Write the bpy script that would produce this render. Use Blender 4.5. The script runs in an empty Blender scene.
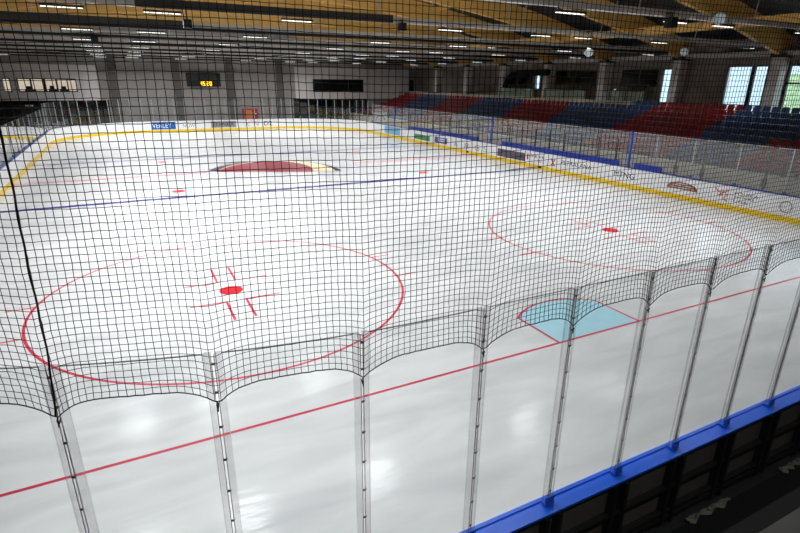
import bpy, bmesh, math, random
from mathutils import Vector, Matrix
random.seed(7)
C = bpy.context.scene.collection
PI = math.pi
ORD = ['first','second','third','fourth','fifth','sixth','seventh','eighth','ninth','tenth','eleventh','twelfth','thirteenth',
       'fourteenth','fifteenth','sixteenth','seventeenth','eighteenth','nineteenth','twentieth']
def nth(i):
    if i < 20: return ORD[i]
    n = i+1; tens = {2:'twenty',3:'thirty',4:'forty',5:'fifty'}[n//10]
    return tens+'-'+ORD[n % 10-1] if n % 10 else {2:'twentieth',3:'thirtieth',4:'fortieth',5:'fiftieth'}[n//10]

# ------------------------------------------------------------------ materials
def srgb(r, g, b):
    f = lambda c: (c/255/12.92) if c/255 <= .04045 else ((c/255+.055)/1.055)**2.4
    return (f(r), f(g), f(b), 1)
def mat(name, col, rough=.5, metal=0, spec=.5, noise=0, nscale=8, stretch=(1,1,1), bump=0, bscale=40):
    m = bpy.data.materials.new(name); m.use_nodes = True
    nt = m.node_tree; p = nt.nodes['Principled BSDF']
    p.inputs['Base Color'].default_value = col; p.inputs['Roughness'].default_value = rough
    p.inputs['Metallic'].default_value = metal; p.inputs['Specular IOR Level'].default_value = spec
    if noise or bump:
        tc = nt.nodes.new('ShaderNodeTexCoord'); mp = nt.nodes.new('ShaderNodeMapping')
        mp.inputs['Scale'].default_value = stretch; nt.links.new(tc.outputs['Object'], mp.inputs[0])
    if noise:
        n = nt.nodes.new('ShaderNodeTexNoise'); n.inputs['Scale'].default_value = nscale; n.inputs['Detail'].default_value = 5
        nt.links.new(mp.outputs[0], n.inputs['Vector'])
        r = nt.nodes.new('ShaderNodeValToRGB')
        r.color_ramp.elements[0].position = .3; r.color_ramp.elements[1].position = .7
        r.color_ramp.elements[0].color = tuple(c*(1-noise) for c in col[:3])+(1,)
        r.color_ramp.elements[1].color = tuple(min(1, c*(1+noise)) for c in col[:3])+(1,)
        nt.links.new(n.outputs['Fac'], r.inputs[0]); nt.links.new(r.outputs[0], p.inputs['Base Color'])
    if bump:
        n2 = nt.nodes.new('ShaderNodeTexNoise'); n2.inputs['Scale'].default_value = bscale
        nt.links.new(mp.outputs[0], n2.inputs['Vector'])
        b = nt.nodes.new('ShaderNodeBump'); b.inputs['Strength'].default_value = bump; b.inputs['Distance'].default_value = .02
        nt.links.new(n2.outputs['Fac'], b.inputs['Height']); nt.links.new(b.outputs[0], p.inputs['Normal'])
    return m
def emit(name, col, s):
    m = bpy.data.materials.new(name); m.use_nodes = True; nt = m.node_tree
    p = nt.nodes['Principled BSDF']; p.inputs['Base Color'].default_value = col
    p.inputs['Emission Color'].default_value = col; p.inputs['Emission Strength'].default_value = s
    return m
def glass(name, tint=(.97,.98,.98,1), refl=1.0, rough=0.0, haze=0.0, hazecol=(.8,.8,.8,1)):
    m = bpy.data.materials.new(name); m.use_nodes = True; nt = m.node_tree; nt.nodes.clear()
    o = nt.nodes.new('ShaderNodeOutputMaterial'); t = nt.nodes.new('ShaderNodeBsdfTransparent'); t.inputs[0].default_value = tint
    g = nt.nodes.new('ShaderNodeBsdfGlossy'); g.inputs['Roughness'].default_value = rough; g.inputs[0].default_value = (refl,refl,refl,1)
    f = nt.nodes.new('ShaderNodeFresnel'); ge = nt.nodes.new('ShaderNodeNewGeometry'); mr = nt.nodes.new('ShaderNodeMapRange')
    mr.inputs['To Min'].default_value = 1.45; mr.inputs['To Max'].default_value = 1/1.45
    nt.links.new(ge.outputs['Backfacing'], mr.inputs['Value']); nt.links.new(mr.outputs[0], f.inputs[0])
    mx = nt.nodes.new('ShaderNodeMixShader'); nt.links.new(f.outputs[0], mx.inputs[0])
    nt.links.new(t.outputs[0], mx.inputs[1]); nt.links.new(g.outputs[0], mx.inputs[2])
    out = mx
    if haze:
        d = nt.nodes.new('ShaderNodeBsdfDiffuse'); d.inputs[0].default_value = hazecol
        m2 = nt.nodes.new('ShaderNodeMixShader'); m2.inputs[0].default_value = haze
        nt.links.new(mx.outputs[0], m2.inputs[1]); nt.links.new(d.outputs[0], m2.inputs[2]); out = m2
    nt.links.new(out.outputs[0], o.inputs[0])
    return m
def ice_material():
    m = bpy.data.materials.new('ice'); m.use_nodes = True; nt = m.node_tree; p = nt.nodes['Principled BSDF']
    tc = nt.nodes.new('ShaderNodeTexCoord'); mp = nt.nodes.new('ShaderNodeMapping')
    mp.inputs['Rotation'].default_value = (0,0,-.12); mp.inputs['Scale'].default_value = (.35,1.5,1)
    nt.links.new(tc.outputs['Object'], mp.inputs[0])
    n = nt.nodes.new('ShaderNodeTexNoise'); n.inputs['Scale'].default_value = 1.3; n.inputs['Detail'].default_value = 4; n.inputs['Distortion'].default_value = .6
    nt.links.new(mp.outputs[0], n.inputs['Vector'])
    r = nt.nodes.new('ShaderNodeValToRGB'); r.color_ramp.elements[0].position = .3; r.color_ramp.elements[1].position = .72
    r.color_ramp.elements[0].color = ICE0; r.color_ramp.elements[1].color = ICE1
    nt.links.new(n.outputs['Fac'], r.inputs[0]); nt.links.new(r.outputs[0], p.inputs['Base Color'])
    n2 = nt.nodes.new('ShaderNodeTexNoise'); n2.inputs['Scale'].default_value = 3.0; n2.inputs['Detail'].default_value = 3
    nt.links.new(mp.outputs[0], n2.inputs['Vector'])
    b = nt.nodes.new('ShaderNodeBump'); b.inputs['Strength'].default_value = .15; b.inputs['Distance'].default_value = .05
    nt.links.new(n2.outputs['Fac'], b.inputs['Height']); nt.links.new(b.outputs[0], p.inputs['Normal'])
    p.inputs['Roughness'].default_value = .17; p.inputs['IOR'].default_value = 1.31; p.inputs['Specular IOR Level'].default_value = .4
    return m
ICE0 = (.63,.64,.65,1); ICE1 = (.80,.805,.80,1)
M = {}
M['ice'] = ice_material()
M['red'] = mat('ice_red', srgb(206,50,78), .3); M['blue_line'] = mat('ice_blue', srgb(30,28,120), .3)
M['spot'] = mat('spot_red', srgb(214,28,48), .3)
M['crease'] = mat('crease_blue', srgb(176,222,236), .3, noise=.05, nscale=3)
M['logo_red'] = mat('logo_red', srgb(140,48,62), .35, noise=.12, nscale=3); M['cream'] = mat('logo_cream', srgb(235,215,175), .35)
M['logo_navy'] = mat('logo_navy', srgb(52,46,82), .35); M['faint_blue'] = mat('faint_blue', srgb(170,178,200), .35)
M['board'] = mat('board_white', srgb(238,238,240), .35, noise=.03, nscale=2)
M['yellow'] = mat('kick_yellow', srgb(242,204,34), .35); M['cap_blue'] = mat('cap_blue', srgb(38,102,228), .35, noise=.08, nscale=3)
M['cap_pale'] = mat('cap_pale_blue', srgb(112,132,190), .4); M['rail_blue'] = mat('rail_blue', srgb(14,48,150), .4)
M['frame_dark'] = mat('frame_dark', srgb(42,42,42), .5, .3); M['backing'] = mat('board_backing', srgb(96,90,84), .6, noise=.12, nscale=3)
M['slot'] = mat('bracket_grey', srgb(120,120,118), .45, .4)
M['pane'] = glass('pane_glass'); M['farpane'] = glass('far_pane_glass', (.93,.94,.94,1)); M['sidepane'] = glass('side_pane_glass', (.95,.97,.97,1), 1.0, 0, .10)
M['acrylic'] = glass('acrylic_strip', (.90,.90,.90,1), .7, .15, .05, (.5,.5,.5,1))
M['seam'] = mat('seam_dark', srgb(140,140,140), .5); M['edge'] = mat('glass_edge', srgb(150,152,152), .4)
M['clip'] = mat('clip_steel', srgb(110,110,110), .35, .6); M['cap'] = mat('post_cap', srgb(110,112,114), .4, .5)
M['net'] = mat('net_twine', srgb(22,22,22), .8); M['rope'] = mat('net_rope', srgb(14,14,14), .8)
M['white_post'] = mat('white_post', srgb(170,172,174), .4); M['blue_post'] = mat('blue_post', srgb(26,70,190), .4); M['dark_post'] = mat('dark_post', srgb(30,30,34), .5)
M['floor'] = mat('hall_floor', srgb(38,38,40), .7, noise=.2, nscale=2); M['rubber'] = mat('rubber', srgb(10,10,10), .9)
M['concrete'] = mat('concrete', srgb(78,77,75), .85, noise=.3, nscale=3, bump=.2); M['beige'] = mat('beige_concrete', srgb(192,182,164), .8, noise=.12, nscale=2)
M['tier'] = mat('tier_concrete', srgb(96,94,94), .85, noise=.1, nscale=2)
M['seat_red'] = mat('seat_red', srgb(136,20,32), .45); M['seat_blue'] = mat('seat_blue', srgb(42,68,108), .45)
M['wood'] = mat('glulam', srgb(230,182,98), .5, noise=.16, nscale=5, stretch=(.25,3,4)); M['deck'] = mat('roof_deck', srgb(34,38,46), .55)
M['tie'] = mat('tie_grey', srgb(182,178,172), .5, noise=.08, nscale=1); M['tray'] = mat('cable_tray', srgb(52,50,50), .6)
M['rod'] = mat('rod_white', srgb(190,186,180), .5)
M['wall'] = mat('wall_grey', srgb(150,144,140), .8, noise=.08, nscale=1.2); M['wall_dark'] = mat('wall_dark', srgb(128,118,110), .8, noise=.1, nscale=1)
M['wall_white'] = mat('wall_white', srgb(226,220,218), .75, noise=.03, nscale=2); M['black'] = mat('black_matt', srgb(14,14,15), .7)
M['column'] = mat('column_concrete', srgb(206,200,194), .8, noise=.1, nscale=2); M['window_frame'] = mat('window_frame', srgb(36,38,40), .5)
M['parapet'] = mat('parapet_green', srgb(150,162,146), .5, noise=.06, nscale=2); M['pier'] = mat('pier_grey', srgb(92,87,84), .8); M['pipe'] = mat('pipe_pale', srgb(150,146,138), .5)
M['winglass'] = glass('window_glass', (.9,.95,.97,1)); M['darkglass'] = mat('dark_window_glass', srgb(10,14,14), .08)
M['lit'] = emit('office_glow', srgb(232,206,180), .5)
M['led'] = emit('led', (1,.99,.96,1), 1.6); M['led_dim'] = emit('led_dim', (1,.99,.96,1), 1.2); M['housing'] = mat('lamp_housing', srgb(60,60,62), .5, .3); M['lamp_white'] = mat('lamp_white', srgb(220,220,218), .4)
M['digits'] = emit('score_digits', srgb(250,210,40), 1.6)
M['canopy'] = mat('canopy_black', srgb(7,7,8), .95, 0, .05); M['sheet'] = mat('plastic_sheet', srgb(120,114,104), .6)
M['orange'] = mat('sign_orange', srgb(214,110,30), .5); M['cab_red'] = mat('cabinet_red', srgb(170,30,28), .5)
M['ad_black'] = mat('ad_black', srgb(38,36,40), .5); M['ad_red'] = mat('ad_red', srgb(190,44,60), .5); M['ad_brown'] = mat('ad_brown', srgb(150,92,58), .5, noise=.4, nscale=6)
M['ad_blue'] = mat('ad_blue', srgb(20,92,170), .5); M['ad_lightblue'] = mat('ad_lightblue', srgb(120,180,214), .5); M['ad_photo'] = mat('ad_photo', srgb(92,84,100), .5, noise=.5, nscale=3)
M['ad_green'] = mat('ad_green', srgb(70,140,84), .5, noise=.3, nscale=3); M['ad_purple'] = mat('ad_purple', srgb(70,72,130), .5); M['ad_grey'] = mat('ad_grey', srgb(150,148,152), .5); M['ad_white'] = mat('ad_white', srgb(225,238,245), .5)
M['ground'] = mat('outside_ground', srgb(170,168,160), .9, noise=.1, nscale=1); M['hedge'] = mat('hedge', srgb(160,182,140), .9, noise=.4, nscale=3, bump=.5, bscale=6)
M['facade'] = mat('facade_white', srgb(190,200,210), .8)

# ------------------------------------------------------------------ mesh helpers
class MB:
    def __init__(s): s.v = []; s.f = []
    def box(s, x0, x1, y0, y1, z0, z1):
        n = len(s.v)
        s.v += [(x,y,z) for z in (z0,z1) for (x,y) in ((x0,y0),(x1,y0),(x1,y1),(x0,y1))]
        s.f += [tuple(n+i for i in q) for q in ((3,2,1,0),(4,5,6,7),(0,1,5,4),(1,2,6,5),(2,3,7,6),(3,0,4,7))]; return s
    def obox(s, c, ax, ay, az, hx, hy, hz):
        n = len(s.v); c = Vector(c); ax, ay, az = Vector(ax), Vector(ay), Vector(az)
        for sz in (-1,1):
            for sx, sy in ((-1,-1),(1,-1),(1,1),(-1,1)): s.v.append(tuple(c+ax*hx*sx+ay*hy*sy+az*hz*sz))
        s.f += [tuple(n+i for i in q) for q in ((3,2,1,0),(4,5,6,7),(0,1,5,4),(1,2,6,5),(2,3,7,6),(3,0,4,7))]; return s
    def tube(s, pts, r, k=6):
        pts = [Vector(p) for p in pts]; n0 = len(s.v)
        for i, p in enumerate(pts):
            t = (pts[min(i+1,len(pts)-1)]-pts[max(i-1,0)]).normalized()
            a = t.cross(Vector((0,0,1)) if abs(t.z) < .9 else Vector((0,1,0))).normalized(); b = t.cross(a)
            for j in range(k):
                q = 2*PI*j/k; s.v.append(tuple(p+(a*math.cos(q)+b*math.sin(q))*r))
        for i in range(len(pts)-1):
            for j in range(k):
                s.f.append((n0+i*k+j, n0+i*k+(j+1) % k, n0+(i+1)*k+(j+1) % k, n0+(i+1)*k+j))
        s.f.append(tuple(n0+j for j in range(k))[::-1]); s.f.append(tuple(n0+(len(pts)-1)*k+j for j in range(k))); return s
    def lathe(s, base, axis, prof, k=16):
        base = Vector(base); t = Vector(axis).normalized(); a = t.cross(Vector((0,0,1)) if abs(t.z) < .9 else Vector((0,1,0))).normalized(); b = t.cross(a); n0 = len(s.v)
        for (d, r) in prof:
            for j in range(k):
                q = 2*PI*j/k; s.v.append(tuple(base+t*d+(a*math.cos(q)+b*math.sin(q))*max(r,1e-4)))
        for i in range(len(prof)-1):
            for j in range(k): s.f.append((n0+i*k+j, n0+i*k+(j+1) % k, n0+(i+1)*k+(j+1) % k, n0+(i+1)*k+j))
        s.f.append(tuple(n0+j for j in range(k))[::-1]); s.f.append(tuple(n0+(len(prof)-1)*k+j for j in range(k))); return s
    def sweep(s, pts, n0, n1, z0, z1):
        # pts: (x, y, nx, ny) with outward normal; rectangular section from n0 to n1 outward and z0 to z1
        b = len(s.v)
        for (x,y,nx,ny) in pts:
            s.v += [(x+nx*n0,y+ny*n0,z0),(x+nx*n1,y+ny*n1,z0),(x+nx*n1,y+ny*n1,z1),(x+nx*n0,y+ny*n0,z1)]
        for i in range(len(pts)-1):
            for j in range(4): s.f.append((b+i*4+j, b+i*4+(j+1) % 4, b+i*4+4+(j+1) % 4, b+i*4+4+j))
        s.f.append((b,b+1,b+2,b+3)); e = b+(len(pts)-1)*4; s.f.append((e+3,e+2,e+1,e)); return s
    def prism(s, poly, z0, z1):
        n = len(s.v); k = len(poly); s.v += [(x,y,z0) for x,y in poly]+[(x,y,z1) for x,y in poly]
        s.f.append(tuple(n+i for i in range(k))[::-1]); s.f.append(tuple(n+k+i for i in range(k)))
        for i in range(k): s.f.append((n+i, n+(i+1) % k, n+k+(i+1) % k, n+k+i)); return s
        return s
    def build(s, name, m, parent=None, smooth=False, fix=True):
        me = bpy.data.meshes.new(name); o0 = Vector(parent['_w']) if parent is not None and '_w' in parent else Vector((0,0,0))
        me.from_pydata([tuple(Vector(v)-o0) for v in s.v], [], s.f); me.materials.append(m)
        if fix:
            bm = bmesh.new(); bm.from_mesh(me); bmesh.ops.recalc_face_normals(bm, faces=bm.faces); bm.to_mesh(me); bm.free()
        if smooth:
            for p in me.polygons: p.use_smooth = True
        o = bpy.data.objects.new(name, me); C.objects.link(o)
        if parent is not None: o.parent = parent; o['_w'] = tuple(o0)
        return o
def fix_prism(s, poly, z0, z1):
    n = len(s.v); k = len(poly); s.v += [(x,y,z0) for x,y in poly]+[(x,y,z1) for x,y in poly]
    s.f.append(tuple(n+i for i in range(k))[::-1]); s.f.append(tuple(n+k+i for i in range(k)))
    for i in range(k): s.f.append((n+i, n+(i+1) % k, n+k+(i+1) % k, n+k+i))
    return s
MB.prism = fix_prism
def tag(o, label=None, cat=None, group=None, kind=None):
    if label: o['label'] = label
    if cat: o['category'] = cat
    if group: o['group'] = group
    if kind: o['kind'] = kind
    return o
def empty(name, loc, label=None, cat=None, group=None, kind=None):
    o = bpy.data.objects.new(name, None); C.objects.link(o); o.location = loc; o.empty_display_size = .2
    o['_w'] = tuple(loc); return tag(o, label, cat, group, kind)
def copy_tree(root, loc, rz=0, label=None):
    r = root.copy(); C.objects.link(r); r.location = loc; r.rotation_euler = (0,0,rz)
    if label: r['label'] = label
    for ch in list(root.children):
        c = ch.copy(); C.objects.link(c); c.parent = r
        for g in list(ch.children):
            d = g.copy(); C.objects.link(d); d.parent = c
    return r
def structure(name, mb, m, label=None, parent=None):
    o = mb.build(name, m, parent); o['kind'] = 'structure'
    if label: o['label'] = label
    o['category'] = name.split('_')[0]
    return o
def text(name, body, origin, xdir, ydir, width, height, m, parent, depth=.004):
    cu = bpy.data.curves.new(name, 'FONT'); cu.body = body; cu.extrude = 0.0; cu.offset = 0; cu.align_x = 'LEFT'
    t = bpy.data.objects.new(name, cu); C.objects.link(t); bpy.context.view_layer.update()
    me = bpy.data.meshes.new_from_object(t.evaluated_get(bpy.context.evaluated_depsgraph_get()))
    bpy.data.objects.remove(t); bpy.data.curves.remove(cu)
    xs = [v.co.x for v in me.vertices]; ys = [v.co.y for v in me.vertices]
    x0, x1, y0, y1 = min(xs), max(xs), min(ys), max(ys)
    X = Vector(xdir); Y = Vector(ydir); N = X.cross(Y); O = Vector(origin); o0 = Vector(parent['_w']) if parent is not None else Vector()
    bm = bmesh.new(); bm.from_mesh(me)
    ex = bmesh.ops.extrude_face_region(bm, geom=bm.faces[:])
    top = set(v for v in ex['geom'] if isinstance(v, bmesh.types.BMVert))
    for v in bm.verts:
        p = O+X*((v.co.x-x0)/(x1-x0)*width)+Y*((v.co.y-y0)/(y1-y0)*height)+(N*depth if v in top else N*0)
        v.co = p-o0
    bmesh.ops.recalc_face_normals(bm, faces=bm.faces); bm.to_mesh(me); bm.free()
    me.materials.clear(); me.materials.append(m)
    o = bpy.data.objects.new(name, me); C.objects.link(o); o.parent = parent
    return o

# ------------------------------------------------------------------ camera
cx, cy, H = -8.79682, -7.25330, 5.22210
yaw, pitch, roll, F = 0.4757, -0.3424, 0.0105, 521.35
fw = Vector((math.sin(yaw)*math.cos(pitch), math.cos(yaw)*math.cos(pitch), math.sin(pitch)))
rt = Vector((math.cos(yaw), -math.sin(yaw), 0)); up = rt.cross(fw)
r2 = rt*math.cos(roll)+up*math.sin(roll); u2 = -rt*math.sin(roll)+up*math.cos(roll)
cam = bpy.data.cameras.new('camera'); cam.sensor_width = 36; cam.lens = F/800*36; cam.clip_end = 500; cam.clip_start = .05
co = bpy.data.objects.new('camera', cam); C.objects.link(co)
mw = Matrix.Identity(4)
for i in range(3): mw[i][0] = r2[i]; mw[i][1] = u2[i]; mw[i][2] = -fw[i]; mw[i][3] = (cx,cy,H)[i]
co.matrix_world = mw; bpy.context.scene.camera = co

# ------------------------------------------------------------------ dimensions
XR = 14.35; YN = -4.06; RN = 7.5; YF = 52.8; RF = 8.2; BH = 1.07
Y_BLUE, Y_MID, Y_BLUE2, Y_GOAL2 = 18.70, 25.35, 32.33, 43.5
DX, DY, CR = 6.93, 6.02, 4.5
XW = 26.5; YW = 57.4; YBACK = -13.0
def arc(cx_, cy_, r, a0, a1, n):
    return [(cx_+r*math.cos(a0+(a1-a0)*i/n), cy_+r*math.sin(a0+(a1-a0)*i/n), math.cos(a0+(a1-a0)*i/n), math.sin(a0+(a1-a0)*i/n)) for i in range(n+1)]
P_NEAR = arc(-XR+RN, YN+RN, RN, PI, 1.5*PI, 24)+arc(XR-RN, YN+RN, RN, 1.5*PI, 2*PI, 24)
P_FAR = arc(XR-RF, YF-RF, RF, 0, PI/2, 24)+arc(-XR+RF, YF-RF, RF, PI/2, PI, 24)
P_RIGHT = [(XR, YN+RN, 1, 0), (XR, YF-RF, 1, 0)]; P_LEFT = [(-XR, YF-RF, -1, 0), (-XR, YN+RN, -1, 0)]
def near_pt(u, off):
    x0 = -XR+RN; r = RN+off
    if u > x0: return (u, YN-off, 0, -1)
    th = (x0-u)/(RN+.07)
    return (x0-r*math.sin(th), YN+RN-r*math.cos(th), -math.sin(th), -math.cos(th))

# ------------------------------------------------------------------ floor, ice and markings
structure('floor', MB().box(-XW-.3, XW+.3, YBACK, YW+8, -.35, -.06), M['floor'], 'dark hall floor around the ice rink')
ice = empty('ice_sheet', (0,0,0), 'white ice sheet with red and blue hockey markings inside the boards', 'ice rink')
poly = [(p[0]+p[2]*.015, p[1]+p[3]*.015) for p in P_NEAR+P_FAR]
MB().prism(poly, -.05, 0).build('ice_surface', M['ice'], ice)
T = .0025
def line(name, x0, x1, y0, y1, m, label=None, parent=ice, z=T):
    o = MB().box(x0, x1, y0, y1, .0004, z).build(name, m, parent)
    if label: o['label'] = label
    return o
def ring(x, y, r, w, a0=0, a1=2*PI, n=128, z=T, mb=None):
    mb = mb or MB(); b = len(mb.v)
    for i in range(n+1):
        a = a0+(a1-a0)*i/n
        for rr, zz in ((r-w/2,.0004),(r+w/2,.0004),(r+w/2,z),(r-w/2,z)): mb.v.append((x+rr*math.cos(a), y+rr*math.sin(a), zz))
    for i in range(n):
        for j in range(4): mb.f.append((b+i*4+j, b+i*4+(j+1) % 4, b+i*4+4+(j+1) % 4, b+i*4+4+j))
    return mb
gx = lambda y: XR-(RN-math.sqrt(max(0,RN**2-(RN-(y-YN))**2)) if y < YN+RN else 0)-.01
line('goal_line', -gx(0), gx(0), -.03, .03, M['red'], 'red near goal line')
line('goal_line', -XR+.01, XR-.01, Y_GOAL2-.03, Y_GOAL2+.03, M['red'], 'red far goal line')
line('blue_line', -XR+.01, XR-.01, Y_BLUE-.18, Y_BLUE+.18, M['blue_line'], 'near blue line')
line('blue_line', -XR+.01, XR-.01, Y_BLUE2-.18, Y_BLUE2+.18, M['blue_line'], 'far blue line')
line('centre_line', -XR+.01, -4.9, Y_MID-.12, Y_MID+.12, M['red'], 'red centre line left of the logo')
line('centre_line', 4.3, XR-.01, Y_MID-.12, Y_MID+.12, M['red'], 'red centre line right of the logo')
ring(-.35, Y_MID, 4.55, .07).build('centre_circle', M['faint_blue'], ice)
for sx, lab in ((-1,'left'), (1,'right')):
    fc = ring(sx*DX, DY, CR, .06)
    for ox in (-1,1):
        for oy in (-1,1):
            X0 = sx*DX+ox*.24; Y0 = DY+oy*.72
            hm = MB().prism([(X0-.03*ox,Y0-.03*oy),(X0+ox*.85,Y0-.03*oy),(X0+ox*.85,Y0+.03*oy),(X0+.03*ox,Y0+.03*oy),(X0+.03*ox,Y0+oy*1.15),(X0-.03*ox,Y0+oy*1.15)][::1 if ox*oy > 0 else -1], .0004, T)
            hm.build('hash_mark', M['red'], ice)['label'] = 'red corner mark by the '+lab+' faceoff spot'
            Xh = sx*DX+ox*CR*.98
            MB().box(min(Xh,Xh+ox*.6), max(Xh,Xh+ox*.6), DY+oy*.9-.03, DY+oy*.9+.03, .0004, T+.0004).build('hash_mark', M['red'], ice)['label'] = 'red dash outside the '+lab+' faceoff circle'
    c = fc.build('faceoff_circle', M['red'], ice); c['label'] = 'red '+lab+' near faceoff circle'
    s = MB().prism([(sx*DX+.3*math.cos(a*PI/16), DY+.3*math.sin(a*PI/16)) for a in range(32)], .0004, T+.001).build('faceoff_spot', M['spot'], ice)
    s['label'] = 'red spot in the '+lab+' faceoff circle'
    for yy, w in ((20.25,'near'), (30.85,'far')):
        s = MB().prism([(sx*6.9+.3*math.cos(a*PI/16), yy+.3*math.sin(a*PI/16)) for a in range(32)], .0004, T+.001).build('faceoff_spot', M['spot'], ice)
        s['label'] = 'red neutral zone spot, '+w+' '+lab
# goal crease
a_s = math.acos(1.22/1.83); cpoly = [(-1.22,.03),(1.22,.03),(1.22,1.37)]+[(1.83*math.cos(a), 1.83*math.sin(a)) for a in [a_s+(PI-2*a_s)*i/30 for i in range(1,30)]]+[(-1.22,1.37)]
MB().prism(cpoly, .0004, .0018).build('goal_crease', M['crease'], ice)['label'] = 'pale blue goal crease'
cm = MB().box(-1.25,-1.19,.03,1.37,.0004,T).box(1.19,1.25,.03,1.37,.0004,T); ring(0,0,1.83,.06,a_s,PI-a_s,30,mb=cm)
cm.build('crease_outline', M['red'], ice)
# centre emblem, laid flat on the ice
def halfdome(x0, x1, yb, h, skew=0, n=24):
    c_ = (x0+x1)/2; r_ = (x1-x0)/2
    return [(c_+r_*math.cos(PI*i/n)+skew*math.sin(PI*i/n), yb-.42*(c_+r_*math.cos(PI*i/n)-c_)+h*math.sin(PI*i/n)) for i in range(n+1)]
MB().prism(halfdome(-4.75, 2.55, 24.2, 4.3, 1.2), .0004, .0016).build('centre_emblem', M['logo_navy'], ice)['label'] = 'navy outline of the centre ice emblem'
MB().prism(halfdome(-4.2, 2.25, 24.3, 4.1, 1.2), .0004, .0022).build('centre_emblem', M['cream'], ice)['label'] = 'cream right side of the centre ice emblem'
MB().prism(halfdome(-4.35, .9, 24.25, 4.0, 1.6), .0004, .0028).build('centre_emblem', M['logo_red'], ice)['label'] = 'dark red dome of the centre ice emblem'

# ------------------------------------------------------------------ dasher boards
def boards(name, pts, label, frames=False, capm='cap_blue'):
    b = empty(name, (pts[0][0], pts[0][1], 0), label, 'rink boards')
    MB().sweep(pts, .03, .10, 0, BH-.02).build('panel', M['board'], b)
    MB().sweep(pts, .018, .03, .0, .22).build('kick_plate', M['yellow'], b)
    MB().sweep(pts, -.005 if not frames else 0.0, .20 if frames else .16, BH-.03, BH).build('cap_rail', M[capm], b)
    return b
def dense(pts, n):
    out = []
    for i in range(n+1):
        t = i/n*(len(pts)-1); k = min(int(t), len(pts)-2); f = t-k
        out.append(tuple(pts[k][j]*(1-f)+pts[k+1][j]*f for j in range(4)))
    return out
near = boards('dasher_boards', P_NEAR, 'near end boards with wide blue cap rail and dark steel backing', True)
MB().sweep(P_NEAR, -.005, .035, BH, BH+.02).build('cap_lip', M['cap_blue'], near)
MB().sweep(P_NEAR, .10, .115, .05, BH-.03).build('backing_panel', M['backing'], near)
for z0, z1 in ((.06,.12),(.17,.21),(.56,.60)): MB().sweep(P_NEAR, .115, .19, z0, z1).build('back_rail', M['frame_dark'], near)
U_POST = [-13.5,-12.5,-11.5,-10.5,-9.50,-8.51,-7.49,-6.42,-5.43,-4.43,-3.46,-2.47,-1.48,-.49,.50,1.49,2.48]
def u_index(u):
    for i in range(len(U_POST)-1):
        if u < U_POST[i+1] or i == len(U_POST)-2: return i+(u-U_POST[i])/(U_POST[i+1]-U_POST[i])
for u in U_POST+[3.47,4.46]:
    f = MB()
    for du in (-.085,.085):
        x,y,nx,ny = near_pt(u+du, .155); f.obox((x,y,.5), (-ny,nx,0), (nx,ny,0), (0,0,1), .026, .05, .5)
    fr = f.build('support_frame', M['frame_dark'], near)
    x,y,nx,ny = near_pt(u, .13); g = MB()
    for z in (.3,.8): g.obox((x,y,z), (-ny,nx,0), (nx,ny,0), (0,0,1), .03, .012, .10)
    g.build('slot_plate', M['slot'], fr)
rb = boards('dasher_boards', P_RIGHT, 'long white boards with yellow kick plate and adverts along the right stand', False, 'rail_blue')
fb = boards('dasher_boards', P_FAR, 'curved white boards across the far end of the rink', False, 'board')
lb = boards('dasher_boards', P_LEFT, 'white boards with yellow kick plate along left side of rink', False, 'cap_pale')
XF = XR+.03
def rt_text(body, y0, y1, z0, z1, m): return text('advert_lettering', body, (XF,y0,z0), (0,-1,0), (0,0,1), y0-y1, z1-z0, m, rb)
def rt_panel(name, y0, y1, z0, z1, m, t=.004): return MB().box(XF-t, XF, y1, y0, z0, z1).build(name, m, rb)
def disc_right(y, z, ry, rz, m, t=.004, name='advert_emblem', n=24):
    mb = MB(); b = 0
    mb.v = [(XF, y+ry*math.cos(2*PI*i/n), z+rz*math.sin(2*PI*i/n)) for i in range(n)]+[(XF-t, y+ry*math.cos(2*PI*i/n), z+rz*math.sin(2*PI*i/n)) for i in range(n)]
    mb.f = [tuple(range(n)), tuple(range(n,2*n))[::-1]]+[(i,(i+1) % n,n+(i+1) % n,n+i) for i in range(n)]
    return mb.build(name, m, rb)
rt_text('POLSKA', 6.05, 5.05, .70, .82, M['ad_black']); rt_text('HOKEJ', 6.05, 5.25, .54, .66, M['ad_black']); rt_text('LIGA', 6.05, 5.45, .38, .50, M['ad_black'])
em = MB()
for (pts, r) in (([(XF-.008,6.95,.86),(XF-.008,6.75,.70),(XF-.008,6.5,.74),(XF-.008,6.35,.62),(XF-.008,6.55,.46),(XF-.008,6.3,.34)], .022),
                 ([(XF-.008,6.3,.86),(XF-.008,6.45,.76),(XF-.008,6.75,.58),(XF-.008,6.55,.60)], .02)): em.tube(pts, r, 5)
em.build('advert_emblem', M['ad_red'], rb)['label'] = 'red outline emblem on the boards'
de = MB(); de.v = [(XF-t_, 8.55+.80*math.cos(PI*i/20), .47+.34*math.sin(PI*i/20)**.8) for t_ in (0,.004) for i in range(21)]
de.f = [tuple(range(21)), tuple(range(21,42))[::-1]]+[(i,(i+1) % 21,21+(i+1) % 21,21+i) for i in range(21)]
de.build('advert_emblem', M['ad_brown'], rb)['label'] = 'brown dome shaped emblem on the boards'
for zz, w_ in ((.54,.62),(.64,.5),(.72,.34)): rt_panel('advert_stripe', 8.55+w_, 8.55-w_, zz, zz+.025, M['ad_white'], .007)
rt_text('MTNG', 12.6, 11.3, .48, .78, M['ad_black'])
rt_text('PETRALANA', 16.6, 14.2, .56, .80, M['ad_black'])
k = MB()
for a in (-.16,.16): k.tube([(XF-.01,17.3+a,.35),(XF-.01,17.3-a,.78)], .035, 5)
k.build('advert_emblem', M['ad_red'], rb)['label'] = 'red crossed emblem on the boards'
rt_text('EFEVE', 19.5, 18.1, .66, .82, M['ad_black']); rt_text('S-', 18.7, 18.1, .40, .56, M['ad_red'])
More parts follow.
